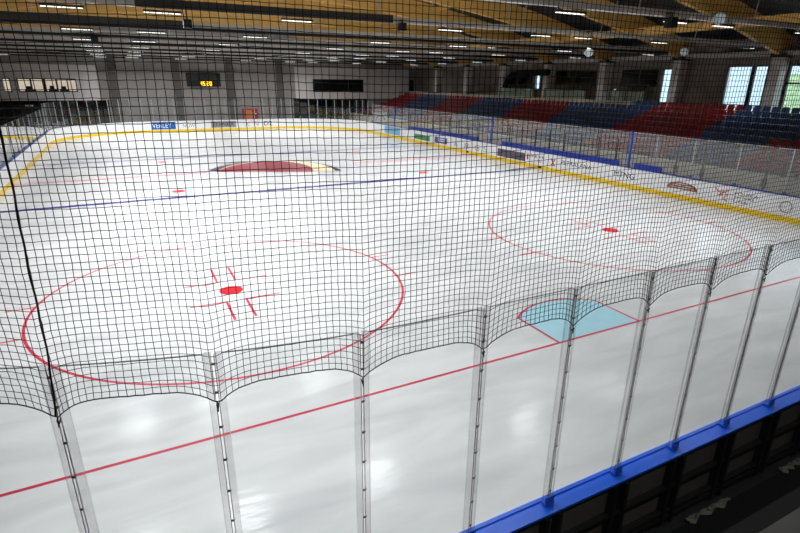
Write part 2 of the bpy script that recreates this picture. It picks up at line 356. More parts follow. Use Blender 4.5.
rt_panel('advert_panel', 22.9, 19.9, .3, .82, M['ad_photo'])['label'] = 'dark photographic advert panel'
rt_panel('advert_panel', 19.75, 19.6, .45, .82, M['ad_red'])
rt_text('A', 28.6, 28.0, .36, .76, M['ad_grey']); rt_text('8', 27.1, 26.5, .36, .76, M['ad_grey']); rt_text('G', 25.7, 25.1, .36, .76, M['ad_grey']); rt_text('S', 24.6, 24.1, .36, .76, M['ad_grey'])
rt_panel('advert_panel', 31.6, 29.6, .36, .82, M['ad_purple']); rt_panel('advert_stripe', 31.0, 29.9, .48, .56, M['ad_white'], .008); rt_panel('advert_stripe', 31.0, 29.9, .64, .72, M['ad_white'], .008)
rt_panel('advert_panel', 35.2, 32.4, .32, .76, M['ad_green'])['label'] = 'green advert panel'
rt_panel('advert_panel', 41.4, 38.0, .28, .98, M['ad_lightblue'])['label'] = 'light blue advert panel'
mbr = MB(); n = 32
for i in range(n): a = 2*PI*i/n; mbr.obox((XF-.006, 3.95+.22*math.cos(a), .6+.22*math.sin(a)), (1,0,0), (0,-math.sin(a),math.cos(a)), (0,math.cos(a),math.sin(a)), .003, .024, .02)
mbr.build('advert_emblem', M['ad_grey'], rb)['label'] = 'grey ring emblem on the boards'
for y in (32.8, 26.6, 18.4): MB().box(XR+.008, XR+.02, y-.14, y+.14, .06, .2).build('drain_flap', M['black'], rb)
# far end adverts
FY = YF+.03
def ft(body, x0, x1, z0, z1, m, d=.006): return text('advert_lettering', body, (x0,FY,z0), (1,0,0), (0,0,1), x1-x0, z1-z0, m, fb, d)
def fp(x0, x1, z0, z1, m, t=.006): return MB().box(x0, x1, FY-t, FY, z0, z1).build('advert_panel', m, fb)
fp(-6.8,-4.1,.28,1.0,M['ad_blue'])['label'] = 'blue advert panel'; fp(-7.1,-6.8,.28,1.0,M['ad_white']); ft('VERLEY',-6.3,-4.5,.42,.86,M['ad_white'],.012)
ft('NOWE',-3.4,-2.0,.4,.8,M['ad_grey']); fp(-.6,2.0,.3,.95,M['ad_grey']); ft('ELFNEX',-.4,1.8,.45,.8,M['ad_black'],.012)
ft('X',2.9,3.4,.4,.8,M['ad_grey']); ft('N',3.9,4.4,.4,.8,M['ad_grey']); ft('D2',5.0,5.9,.4,.85,M['ad_black']); ft('D',7.1,7.7,.4,.85,M['ad_black'])
# (blue rails over the bench sections)
def rail(y0, y1, lab):
    return tag(MB().box(XR+.0, XR+.075, y1, y0, BH+.001, BH+.27).build('padded_rail', M['rail_blue']), lab, 'rail', 'blue rails on the right boards')
rail(36.2, 25.4, 'long blue padded rail on the right boards beyond the middle blue post')
rail(22.4, 12.4, 'long blue padded rail on right boards between the two nearer blue posts')
rail(11.4, 9.8, 'short blue padded rail on right boards just nearer than nearest blue post')

# ------------------------------------------------------------------ near glass: posts, panes
ZG = 3.5; ZB = BH+.021
def make_post():
    r = empty('glass_post', (0,0,0)); r['category'] = 'glass post'; r['group'] = 'clear posts of the near glass wall'
    for sx in (-1,1):
        MB().box(sx*.034-.022, sx*.034+.022, -.02, .02, 0, ZG-ZB).build('acrylic_strip', M['acrylic'], r)
    for sx in (-1,1): MB().box(sx*.010-.0017, sx*.010+.0017, -.024, -.016, 0, ZG-ZB).build('seam', M['seam'], r)
    for z in (.16,.44,.72,1.0,1.28,1.56,1.84,2.12,2.34):
        MB().box(-.010, .010, -.029, -.024, z-.009, z+.009).tube([(.006,-.028,z-.006),(.020,-.029,z+.012)], .0028, 5).build('clip', M['clip'], r)
    b = MB().box(-.06, .06, -.05, .03, 0, .012).box(-.055, .055, -.045, -.026, 0, .10).build('base_bracket', M['cap_blue'], r)
    MB().lathe((-.035,-.045,.055), (0,-1,0), [(0,.012),(.008,.012),(.01,.006)], 8).lathe((.035,-.045,.055), (0,-1,0), [(0,.012),(.008,.012),(.01,.006)], 8).build('bolt', M['slot'], b)
    return r
proto = make_post()
vis = [i for i, u in enumerate(U_POST)]
def postlab(i):
    # 0-based index of in-view posts, leftmost in the photo is U_POST nearest -9.41
    j = i-4
    if 0 <= j <= 8: return 'clear glass support post with small clips, '+ORD[j]+' from left along near glass'
    return ('clear glass support post in near left corner, '+ORD[3-i]+' beyond the rope') if j < 0 else 'clear glass support post of near glass, '+ORD[j-9]+' past the right picture edge'
for i, u in enumerate(U_POST):
    x,y,nx,ny = near_pt(u, .07); rz = math.atan2(nx, -ny)
    if i == 0: proto.location = (x,y,ZB); proto.rotation_euler = (0,0,rz); proto['label'] = postlab(i)
    else: copy_tree(proto, (x,y,ZB), rz, postlab(i))
for i in range(len(U_POST)-1):
    ua, ub = U_POST[i]+.058, U_POST[i+1]-.058; n = 6
    pts = [near_pt(ua+(ub-ua)*k/n, .07) for k in range(n+1)]
    m0 = near_pt((ua+ub)/2, .07)
    j = i-4
    lab = 'clear glass pane between the '+ORD[j]+' and '+ORD[j+1]+' near posts from left' if 0 <= j < 8 else ('clear glass pane in the near left corner, '+ORD[3-i]+' left of the rope' if j < 0 else 'clear glass pane of near glass, '+ORD[j-8]+' past the right picture edge')
    r = empty('rink_glass', (m0[0],m0[1],ZB), lab, 'glass panel', 'panes of the near glass wall')
    MB().sweep(pts, -.006, .006, ZB+.004, ZG-.007).build('pane', M['pane'], r)
    MB().sweep(pts, -.005, .005, ZG-.006, ZG).build('top_edge', M['edge'], r)

# ------------------------------------------------------------------ safety net
net = empty('safety_net', (-5.5,YN-.13,3.1), 'black knotted safety net hanging over the near glass wall', 'safety net')
MESH = .0455; U0, U1 = -12.4, 1.9; ZT_ = 7.2
NU = int((U1-U0)/MESH); NZ = int((ZT_-3.29)/MESH)
def scallop(u):
    t = u_index(u); f = t-math.floor(t)
    w = abs(2*f-1)                                   # 1 at the posts, 0 mid-pane
    return w
def net_pt(u, zi):
    w = scallop(u); h = zi*MESH; fall = math.exp(-h/.42)
    t = u_index(u); f = t-math.floor(t); k = (f-.5)*2
    z = 3.295+h-.155*(w**3.2)*fall+.008*math.sin(u*2.3+h*1.1)
    off = .115+.035*(1-w*w)*math.exp(-h/.8)+.02*math.sin(u*1.7+h*.9)*(1-math.exp(-h))
    uu = u+.03*math.sin(PI*k)*fall*.6+.006*math.sin(h*3+u*5)
    p = near_pt(uu, off)
    return (p[0], p[1], z)
G = [[Vector(net_pt(U0+i*MESH, j))+Vector((random.uniform(-1,1),random.uniform(-1,1),random.uniform(-1,1)))*.0022 for j in range(NZ+1)] for i in range(NU+1)]
def strand(mb, pts, r):
    b = len(mb.v); k = 3
    for i, p in enumerate(pts):
        t = (pts[min(i+1,len(pts)-1)]-pts[max(i-1,0)]).normalized(); ref = Vector((.3,-1,.2)); a = t.cross(ref).normalized(); c_ = t.cross(a)
        for j in range(k):
            q = 2*PI*j/k+.5; mb.v.append(tuple(p+(a*math.cos(q)+c_*math.sin(q))*r))
    for i in range(len(pts)-1):
        for j in range(k): mb.f.append((b+i*k+j, b+i*k+(j+1) % k, b+(i+1)*k+(j+1) % k, b+(i+1)*k+j))
nm = MB(); TW = .0025
for i in range(NU+1): strand(nm, G[i], TW)
for j in range(1, NZ+1): strand(nm, [G[i][j] for i in range(NU+1)], TW)
nm.build('netting', M['net'], net, fix=False)
MB().tube([G[i][0] for i in range(NU+1)], .0042, 6).build('hem_rope', M['rope'], net)
rp = []
for j in range(NZ+1):
    p = net_pt(-9.47, j); q = near_pt(-9.42-.075*math.exp(-j*MESH/.6)+.006*math.sin(j*.23)+.003*math.sin(j*.9), .13)
    rp.append((q[0], q[1], p[2]))
MB().tube(rp, .006, 6).build('seam_rope', M['rope'], net)
for u in U_POST[1:-1]:
    x,y,nx,ny = near_pt(u, .10); z = 3.12; t = MB()
    t.tube([(x,y,z+.02),(x+nx*.02,y+ny*.02,z),(x,y,z-.03),(x-nx*.03,y-ny*.03,z-.01)], .006, 5).tube([(x+nx*.012,y+ny*.012,z+.005),(x+nx*.014,y+ny*.014,z-.05)], .005, 5)
    t.build('tie', M['rope'], net)

# ------------------------------------------------------------------ side and far glass
def simple_post(mat_, h, w=.05):
    r = empty('glass_post', (0,0,0)); r['category'] = 'glass post'
    MB().box(-w/2, w/2, -.03, .03, 0, h).build('upright', mat_, r)
    MB().box(-w*.9, w*.9, -.045, .045, 0, .10).build('base_bracket', M['clip'], r)
    return r
def pane_between(a, b, z0, z1, label, group, m='farpane'):
    a, b = Vector(a), Vector(b); d = (b-a).normalized(); n_ = Vector((-d.y,d.x,0)); c_ = (a+b)/2; L = (b-a).length/2-.03
    o = MB().obox((0,0,(z1-z0)/2), d, n_, (0,0,1), L, .006, (z1-z0)/2).build('rink_glass', M[m]); o.location = (c_.x,c_.y,z0)
    return tag(o, label, 'glass panel', group)
# far end: posts every metre along the curve
fp_ = simple_post(M['white_post'], 2.15, .04); fp_['group'] = 'pale posts of the far end glass'
def far_pt(s):
    r = RF+.12; L1 = r*PI/2; L2 = 2*(XR-RF)
    if s < L1: a = s/r; return (XR-RF+r*math.cos(a), YF-RF+r*math.sin(a), a)
    if s < L1+L2: return (XR-RF-(s-L1), YF+.12, PI/2)
    a = PI/2+(s-L1-L2)/r; return (-XR+RF+r*math.cos(a), YF-RF+r*math.sin(a), a)
tot = (RF+.12)*PI+2*(XR-RF); NP = 38; prev = None
for i in range(NP+1):
    x,y,a = far_pt(tot*i/NP-1e-6 if i else 0); lab = 'slim pale glass post of far end, '+nth(NP-i)+' from left'
    if i == 0: fp_.location = (x,y,BH+.001); fp_.rotation_euler = (0,0,a-PI/2); fp_['label'] = lab
    else: copy_tree(fp_, (x,y,BH+.001), a-PI/2, lab)
    if prev: pane_between((prev[0],prev[1],0), (x,y,0), BH+.001, BH+2.14, 'glass pane of the far end, '+nth(NP-i)+' from left', 'panes of the far end glass')
    prev = (x,y)
# right side
ZS = 2.82
wp = simple_post(M['white_post'], ZS-BH, .06); wp['group'] = 'pale posts of the right side glass'
bp = simple_post(M['blue_post'], ZS-BH+.08, .12); bp['group'] = 'blue gate posts on the right boards'
dp = simple_post(M['dark_post'], ZS-BH-.4, .05); dp['group'] = 'dark posts along the blue rails'
def put(p, x, y, z, lab, first):
    if first: p.location = (x,y,z); p.rotation_euler = (0,0,PI/2); p['label'] = lab
    else: copy_tree(p, (x,y,z), PI/2, lab)
XG = XR+.125
ws = [4.2,6.25,8.3,10.3]
for i, y in enumerate(ws): put(wp, XG, y, BH+.001, 'pale glass post on right boards, '+ORD[i]+' from right picture edge', i == 0)
for i, y in enumerate([11.85,23.9,39.4]): put(bp, XG, y, BH+.001, ['nearest','middle','farthest'][i]+' of three tall blue posts on right boards', i == 0)
ds = [12.7+1.3*k for k in range(8)]+[25.4+1.35*k for k in range(9)]
for i, y in enumerate(ds): put(dp, XG, y, BH+.001, 'dark slim post behind blue padded rail, '+nth(i)+' from near end', i == 0)
ys = [2.2]+ws+[11.85]+[14.0,16.0,18.0,20.0,22.0]+[23.9]+[26,28,30,32,34,36,38]+[39.4,42,YF-RF]
for i in range(len(ys)-1):
    pane_between((XG,ys[i],0), (XG,ys[i+1],0), BH+.001, ZS, 'glass pane above the right boards, '+nth(i)+' from the near end', 'panes of the right side glass', 'sidepane')
MB_ = MB().box(XG-.02, XG+.02, 2.2, YF-RF, ZS, ZS+.025).build('glass_top_rail', M['white_post']); tag(MB_, 'thin pale rail capping the glass above right boards', 'rail')
bq = empty('barrier_post', (0,0,0)); bq['category'] = 'barrier post'; bq['group'] = 'dark barrier posts behind the right glass'
MB().box(-.03,.03,-.03,.03,0,2.45).build('upright', M['dark_post'], bq); MB().box(-.07,.07,-.07,.07,1.1,1.45).build('clamp_block', M['black'], bq)
for i, y in enumerate((5.5,8.35,9.75)):
    lab = 'dark slim barrier post behind right glass, '+ORD[i]+' from right picture edge'
    if i == 0: bq.location = (15.35,y,-.06); bq['label'] = lab
    else: copy_tree(bq, (15.35,y,-.06), 0, lab)
# left side
lys = [3.5+2.05*k for k in range(21)]
lp = simple_post(M['white_post'], ZS-BH, .05); lp['group'] = 'pale posts of the left side glass'
for i in range(len(lys)):
    y = lys[i]
    if y < 14: continue
    put(lp, -XR-.12, y, BH+.001, 'pale glass post on the left boards, '+nth(len(lys)-1-i)+' from far corner', y == [q for q in lys if q >= 14][0])
    if i+1 < len(lys): pane_between((-XR-.12,y,0), (-XR-.12,lys[i+1],0), BH+.001, ZS, 'glass pane above left boards, '+nth(len(lys)-2-i)+' from far corner', 'panes of the left side glass')

# ------------------------------------------------------------------ stand and seats
st = MB(); NR = 8; X0S = 17.4; DS = .8; RS = .275; Z0S = 1.1
for i in range(NR): st.box(X0S+DS*i, X0S+DS*(i+1)+.001, -6, YW-.4, -.06, Z0S+RS*i)
st.box(X0S+DS*NR, XW, -6, YW-.4, -.06, 3.3)
stand = empty('grandstand', (X0S,20,0), 'stepped concrete seating stand along right side of the rink', 'grandstand')
st.build('tiers', M['tier'], stand)
MB().box(X0S-.5, X0S-.002, -6, YW-.4, -.06, 1.32).build('front_wall', M['beige'], stand)
MB().box(X0S+DS*NR+.05, X0S+DS*NR+.2, 20.3, YW-.4, 3.3, 3.97).build('back_wall', M['beige'], stand)
r_ = MB(); r_.tube([(X0S-.25,-5,1.86),(X0S-.25,YW-.5,1.86)], .025)
r_.build('front_rail', M['dark_post'], stand)
for i in range(44):
    y = -4+1.4*i
    if y > YW-1: break
    MB().box(X0S-.275, X0S-.225, y-.025, y+.025, 1.32, 1.86).build('rail_post', M['dark_post'], stand)
def seat_mesh():
    prof = [(-.23,.36),(-.22,.405),(-.12,.42),(.05,.40),(.15,.405),(.195,.45),(.215,.56),(.23,.64),(.24,.70),(.243,.73)]
    hw = [.20,.215,.22,.22,.215,.21,.215,.215,.20,.15]
    bm = bmesh.new(); rows = []
    for (x,z), w in zip(prof, hw):
        rows.append([bm.verts.new((x-.02*abs(t)**2*(1 if z > .43 else 0), t*w, z+(.02*abs(t)**2 if z <= .43 else 0))) for t in (-1,-.5,0,.5,1)])
    for a, b in zip(rows, rows[1:]):
        for j in range(4): bm.faces.new((a[j],a[j+1],b[j+1],b[j]))
    bmesh.ops.recalc_face_normals(bm, faces=bm.faces)
    bmesh.ops.solidify(bm, geom=bm.faces[:], thickness=.018)
    q = bmesh.ops.create_cube(bm, size=1)['verts']
    for v in q: v.co = Vector((v.co.x*.2+.02, v.co.y*.06, v.co.z*.38+.195))
    me = bpy.data.meshes.new('stadium_seat'); bm.to_mesh(me); bm.free(); return me
sm = {}
for c_ in ('red','blue'):
    me = seat_mesh(); me.materials.append(M['seat_'+c_]); me.name = 'stadium_seat'; sm[c_] = me
def seat_colour(i, y):
    if y < 8.2 and i <= 3 and y > 3: return 'red', 0
    for k in range(1, 6):
        c_ = 15.2+12.3*(k-1)+(.35*(i-3.5) if k > 1 else .0)
        if abs(y-c_) < 3.0: return 'red', k
    for k in range(0, 6):
        if y < 15.2+12.3*k: return 'blue', k
    return 'blue', 6
seats = []
for i in range(NR+1):
    y = 4.0 if i < 4 else 8.0
    while y < (YW-2.2 if i < NR else 20.0):
        seats.append((i, y)); y += .52
def sp(i, y): return Vector((X0S+DS*i+.42, y, Z0S+RS*i))
seats.sort(key=lambda s: (sp(*s)-Vector((cx,cy,H))).length)
for i, y in seats[:300]:
    c_, k = seat_colour(i, y); p = sp(i, y)
    o = bpy.data.objects.new('stadium_seat', sm[c_]); C.objects.link(o); o.location = p
    blk = (ORD[k]+' ' if True else '')
    tag(o, ('red' if c_ == 'red' else 'navy blue')+' plastic seat, '+ORD[i]+' row up from the ice, '+ORD[k]+' '+c_+' block from right', 'seat', '%s seats of row %s block %s' % (c_, ORD[i], ORD[k]))
me = bpy.data.meshes.new('distant_seats'); V = []; Fc = []; mi = []
src = sm['red']; sv = [v.co.copy() for v in src.vertices]; sf = [tuple(p.vertices) for p in src.polygons]
for i, y in seats[300:]:
    c_, k = seat_colour(i, y); p = sp(i, y); b = len(V); V += [tuple(v+p) for v in sv]; Fc += [tuple(b+q for q in f) for f in sf]; mi += [0 if c_ == 'red' else 1]*len(sf)
me.from_pydata(V, [], Fc); me.materials.append(M['seat_red']); me.materials.append(M['seat_blue'])
for p, q in zip(me.polygons, mi): p.material_index = q
o = bpy.data.objects.new('distant_seats', me); C.objects.link(o); tag(o, 'far rows of red and blue plastic seats in the right stand', 'seats', None, 'stuff')

# ------------------------------------------------------------------ right wall with columns and windows
YK = [5.4+6.5*k for k in range(-2, 9)]      # roof beam lines
def seg(y0, y1, z0, z1, m='wall_dark'): wr.box(XW, XW+.25, y0, y1, z0, z1)
wr = MB(); wtop = 6.35
wins = [(5.9,11.5,3.45,6.3),(12.7,15.2,3.45,6.3),(19.0,20.0,3.9,6.2),(20.3,23.6,4.95,6.2),(23.9,24.4,3.7,4.8),(26.2,30.9,5.0,6.2),(33.0,33.7,4.6,6.2),(34.0,37.4,5.0,6.2)]
prev = YBACK
for (a,b,z0,z1) in wins:
    seg(prev, a, -.06, 7.9); seg(a, b, -.06, z0); seg(a, b, z1, 7.9); prev = b
seg(prev, YW+.3, -.06, 7.9)
structure('wall_right', wr, M['wall_dark'], 'brown grey wall behind the right stand')
for n, (a,b,z0,z1) in enumerate(wins):
    fr = MB(); t = .05
    fr.box(XW-.02, XW+.1, a, b, z0, z0+t).box(XW-.02, XW+.1, a, b, z1-t, z1).box(XW-.02, XW+.1, a, a+t, z0, z1).box(XW-.02, XW+.1, b-t, b, z0, z1)
    if n == 0:
        for y in (7.3,8.7,10.1): fr.box(XW-.02, XW+.1, y-.05, y+.05, z0, z1)
        fr.box(XW-.02, XW+.1, a, b, 5.25, 5.35)
    if n == 1: fr.box(XW-.03, XW+.12, 13.45, 13.7, z0, z1).box(XW-.02, XW+.1, a, b, 3.95, 4.0)
    if n in (3,5,7): fr.box(XW-.02, XW+.1, (a+b)/2-.05, (a+b)/2+.05, z0, z1)
    w = structure('window_%d' % (n+1), fr, M['window_frame']); w['category'] = 'window'
    w['label'] = 'daylit window in the right wall, '+ORD[n]+' from the near end'
    dark = n in (3,5,7)
    MB().box(XW+.03, XW+.05, a, b, z0, z1).build('pane', M['darkglass'] if dark else M['winglass'], w)
for i, (a,b) in enumerate([(20.3,23.4),(25.9,30.8),(32.2,37.2)]):
    p = empty('parapet', (25.2,(a+b)/2,3.3), 'pale green balustrade panel behind the stand, '+ORD[i]+' from near end', 'balustrade', 'balustrades behind the stand')
    MB().box(25.17, 25.23, a, b, 3.35, 4.65).build('infill_panel', M['parapet'], p)
    MB().box(25.13, 25.27, a, b, 4.65, 4.72).build('handrail', M['dark_post'], p)
    for y in (a+.03, (a+b)/2, b-.03): MB().box(25.13, 25.16, y-.03, y+.03, 3.3, 4.65).build('upright', M['dark_post'], p)
cp = empty('column', (0,0,0)); cp['category'] = 'column'; cp['group'] = 'concrete columns along the right wall'
MB().box(-.38, .38, -.3, .3, 0, 3.42).build('shaft', M['column'], cp); MB().box(-.45, .4, -.4, .4, 3.42, 3.64).build('head', M['frame_dark'], cp)
for i, y in enumerate(YK[2:10]):
    lab = 'concrete column behind right stand, '+ORD[i]+' from the near end'
    if i == 0: cp.location = (XW-.41,y,3.3); cp['label'] = lab
    else: copy_tree(cp, (XW-.41,y,3.3), 0, lab)
for i, y in enumerate(YK[:2]): pass
structure('trim_1', MB().box(XW-.6, XW-.01, YBACK, YW, 6.83, 7.1), M['tie'], 'grey wall head beam above the columns')
tag(MB().tube([(25.6,37.0,3.3),(25.6,37.0,4.9),(25.6,36.6,5.5),(25.6,35.9,5.85),(25.6,35.0,6.0),(25.6,31.0,6.05)], .28, 12).build('ventilation_duct', M['black'], smooth=True), 'dark curved ventilation duct bending behind the stand', 'duct')
tag(MB().box(XW-.12, XW-.005, 15.3, 17.6, 3.3, 6.5).build('shutter', M['wall_dark']), 'closed dark brown shutter between the windows and lit column', 'shutter')

# ------------------------------------------------------------------ far wall
wf = MB()
def fseg(x0, x1, z0, z1): wf.box(x0, x1, YW, YW+.3, z0, z1)
holes = [(-20.0,-9.9,-.06,3.0), (9.8,19.6,-.06,3.0)]
fseg(-XW,-20,-.06,8); fseg(-20,-9.9,3,3.8); fseg(-20,-9.9,5.1,8); fseg(-20,-18.6,3.8,5.1); fseg(-12.5,-9.9,3.8,5.1); fseg(-18.0,-17.5,3.8,5.1)
fseg(-9.9,9.8,-.06,8); fseg(9.8,19.6,3,3.8); fseg(9.8,19.6,5.3,8); fseg(9.8,12.3,3.8,5.3); fseg(19.0,19.6,3.8,5.3); fseg(19.6,25.6,-.06,8); fseg(25.6,26.3,5.3,8); fseg(25.6,26.3,-.06,3.3); fseg(26.3,XW+.3,-.06,8)
fseg(-XW,XW,8,12.3)
structure('wall_far', wf, M['wall'], 'grey wall at the far end of the hall')
structure('trim_2', MB().box(-20,-10.6,YW-.06,YW,3.0,3.8).box(-20,-10.6,YW-.06,YW,5.1,6.4).box(-20,-18.6,YW-.06,YW,3.8,5.1).box(-18,-17.5,YW-.06,YW,3.8,5.1).box(-12.5,-10.6,YW-.06,YW,3.8,5.1), M['wall_white'], 'pale cladding around the lit office window')
structure('trim_3', MB().box(10.1,19.7,YW-.06,YW,3.0,3.8).box(10.1,19.7,YW-.06,YW,5.3,6.6).box(10.1,12.3,YW-.06,YW,3.8,5.3).box(19.0,19.7,YW-.06,YW,3.8,5.3), M['wall_white'], 'pale cladding around the dark far window')
structure('trim_4', MB().box(19.8,25.5,YW-.04,YW,3.0,6.6), M['wall_white'], 'pale wall panel by the far dark door')
bx = MB()
for (a,b) in ((-20,-9.9),(9.8,19.6)): bx.box(a,b,YW+3,YW+3.1,-.06,3.2).box(a,b,YW+.3,YW+3,3.0,3.2).box(a-.1,a,YW+.3,YW+3,-.06,3.2).box(b,b+.1,YW+.3,YW+3,-.06,3.2)
structure('wall_recess', bx, M['black'], 'black recesses under the far wall windows')
for i, xx in enumerate((-9.2,-3.0,2.6,8.2)):
    tag(MB().box(xx-.35,xx+.35,YW-.25,YW-.005,-.06,7.3).build('wall_pier', M['pier']), 'dark grey pier on the far wall, '+ORD[i]+' from left', 'pier', 'piers on the far wall')
tag(MB().tube([(-10.5,YW-.4,5.85),(10,YW-.4,5.85)], .04, 6).build('wall_pipe', M['pipe']), 'thin pale pipe running across the far wall', 'pipe')
# lit office window
w = structure('window_20', MB().box(-17.5,-12.5,YW-.02,YW+.12,3.8,3.9).box(-17.5,-12.5,YW-.02,YW+.12,5.0,5.1).box(-17.5,-17.4,YW-.02,YW+.12,3.9,5).box(-12.6,-12.5,YW-.02,YW+.12,3.9,5)
   .box(-16.45,-16.3,YW-.02,YW+.12,3.9,5).box(-15.35,-15.15,YW-.02,YW+.12,3.9,5).box(-14.3,-14.15,YW-.02,YW+.12,3.9,5).box(-13.35,-13.25,YW-.02,YW+.12,3.9,5), M['window_frame'], 'lit office window high on the far wall'); w['category'] = 'window'
MB().box(-17.4,-12.6,YW+.05,YW+.07,3.9,5).build('pane', M['winglass'], w)
structure('wall_office', MB().box(-20,-10,YW+2.2,YW+2.3,3.2,5.6), M['lit'], 'self-glowing back wall of the far office')  # wall emits light itself, standing in for lamps inside the office
w = structure('window_21', MB().box(-18.6,-18.0,YW-.02,YW+.12,3.8,3.9).box(-18.6,-18.0,YW-.02,YW+.12,5.0,5.1).box(-18.1,-18,YW-.02,YW+.12,3.9,5), M['window_frame'], 'lit window at left edge of far wall'); w['category'] = 'window'
MB().box(-18.6,-18.1,YW+.05,YW+.07,3.9,5).build('pane', M['winglass'], w)
for (nm_, x, wd, h, lab) in (('office_monitor',-16.6,.9,.45,'dark monitor shape behind the lit office window, leftmost'),('office_cabinet',-14.7,.7,.5,'dark low cabinet behind the lit office window, middle'),('office_desk',-13.7,.8,.45,'dark desk shape behind the lit office window, rightmost')):
    tag(MB().box(x-wd/2,x+wd/2,YW+.5,YW+.9,3.2,3.9+h*.4).box(x-wd/3,x+wd/5,YW+.55,YW+.8,3.9+h*.4,3.9+h).build(nm_, M['black']), lab, 'office furniture')
structure('floor_office', MB().box(-20,-10,YW+.3,YW+2.2,3.1,3.2), M['floor'], 'office floor behind lit window')
w = structure('window_22', MB().box(12.3,19.0,YW-.02,YW+.12,3.8,3.9).box(12.3,19.0,YW-.02,YW+.12,5.2,5.3).box(12.3,12.4,YW-.02,YW+.12,3.9,5.2).box(18.9,19.0,YW-.02,YW+.12,3.9,5.2).box(16.9,17.0,YW-.02,YW+.12,3.9,5.2), M['window_frame'], 'wide dark window on far wall at right'); w['category'] = 'window'
MB().box(12.4,18.9,YW+.05,YW+.07,3.9,5.2).build('pane', M['darkglass'], w)
d = structure('door_1', MB().box(25.6,26.3,YW+.05,YW+.12,3.3,5.3), M['black'], 'narrow dark doorway at the top of the stand')
structure('wall_left', MB().box(-XW-.25,-XW,YBACK,YW+.3,-.06,8), M['wall_dark'], 'left hall wall')
structure('wall_near', MB().box(-XW,XW,YBACK-.25,YBACK,-.06,12.3), M['wall_dark'], 'hall wall behind the camera')
# scoreboard
sb = empty('scoreboard', (-.3,YW-.5,4.45), 'black scoreboard with yellow digits hanging on the far wall', 'scoreboard')
MB().box(-2.05,1.45,YW-.62,YW-.001,4.4,5.8).build('casing', M['black'], sb)
for x,b_ in ((-1.75,''),(.35,'')): MB().box(x,x+.85,YW-.64,YW-.62,5.05,5.6).build('display_panel', M['frame_dark'], sb)
dg = MB()
segs = {'4':'bcfg','5':'acdfg','0':'abcdef','2':'abdeg','8':'abcdefg'}
def digit(ch, x, z, w_, h_):
    t = .06
    D = {'a':(x,x+w_,z+h_-t,z+h_),'d':(x,x+w_,z,z+t),'g':(x,x+w_,z+h_/2-t/2,z+h_/2+t/2),'f':(x,x+t,z+h_/2,z+h_),'b':(x+w_-t,x+w_,z+h_/2,z+h_),'e':(x,x+t,z,z+h_/2),'c':(x+w_-t,x+w_,z,z+h_/2)}
    for s_ in segs[ch]: a = D[s_]; dg.box(a[0],a[1],YW-.65,YW-.621,a[2],a[3])
for ch, x in (('4',-.75),('5',-.45),('2',-.05),('0',.25)): digit(ch, x, 4.5, .22, .42)
dg.build('digits', M['digits'], sb)
# red cabinet and sign behind the far boards
rc = empty('fire_cabinet', (4.4,YW-.4,-.06), 'red cabinet with orange front panel behind far boards', 'cabinet')
MB().box(3.6,5.3,YW-.7,YW-.3,-.06,2.0).build('body', M['cab_red'], rc); MB().box(3.75,4.6,YW-.73,YW-.7,.5,1.85).build('door', M['orange'], rc); MB().box(4.9,5.1,YW-.73,YW-.7,1.3,1.5).build('plate', M['ad_white'], rc)
sg = empty('banner_sign', (15.8,45.5,-.06), 'white sign with a red arc behind the far right corner glass', 'sign')
MB().box(15.0,16.6,45.5,45.56,.9,2.0).build('sign_board', M['ad_white'], sg); MB().box(15.1,15.16,45.56,45.62,-.06,1.8).build('leg', M['dark_post'], sg); MB().box(16.44,16.5,45.56,45.62,-.06,1.8).build('leg', M['dark_post'], sg)
MB().tube([(15.8+.5*math.cos(a),45.49,1.2+.5*math.sin(a)) for a in [PI*i/12 for i in range(13)]], .05, 5).build('red_arc', M['ad_red'], sg)

# ------------------------------------------------------------------ black bench canopy at left
cn = empty('bench_canopy', (-16.2,40,-.06), 'black flat bench canopy beyond the left boards', 'canopy')
MB().box(-17.6,-14.9,29,51,2.62,2.9).build('roof', M['canopy'], cn)
for y in (29.2,36,43,50.6): MB().box(-17.5,-17.38,y-.06,y+.06,-.06,2.62).build('post', M['dark_post'], cn)
MB().box(-17.5,-17.42,29.2,50.6,-.06,2.62).build('back_panel', M['canopy'], cn)
MB().box(-15.9,-15.4,47.0,47.6,2.9,3.0).build('vent', M['lamp_white'], cn)

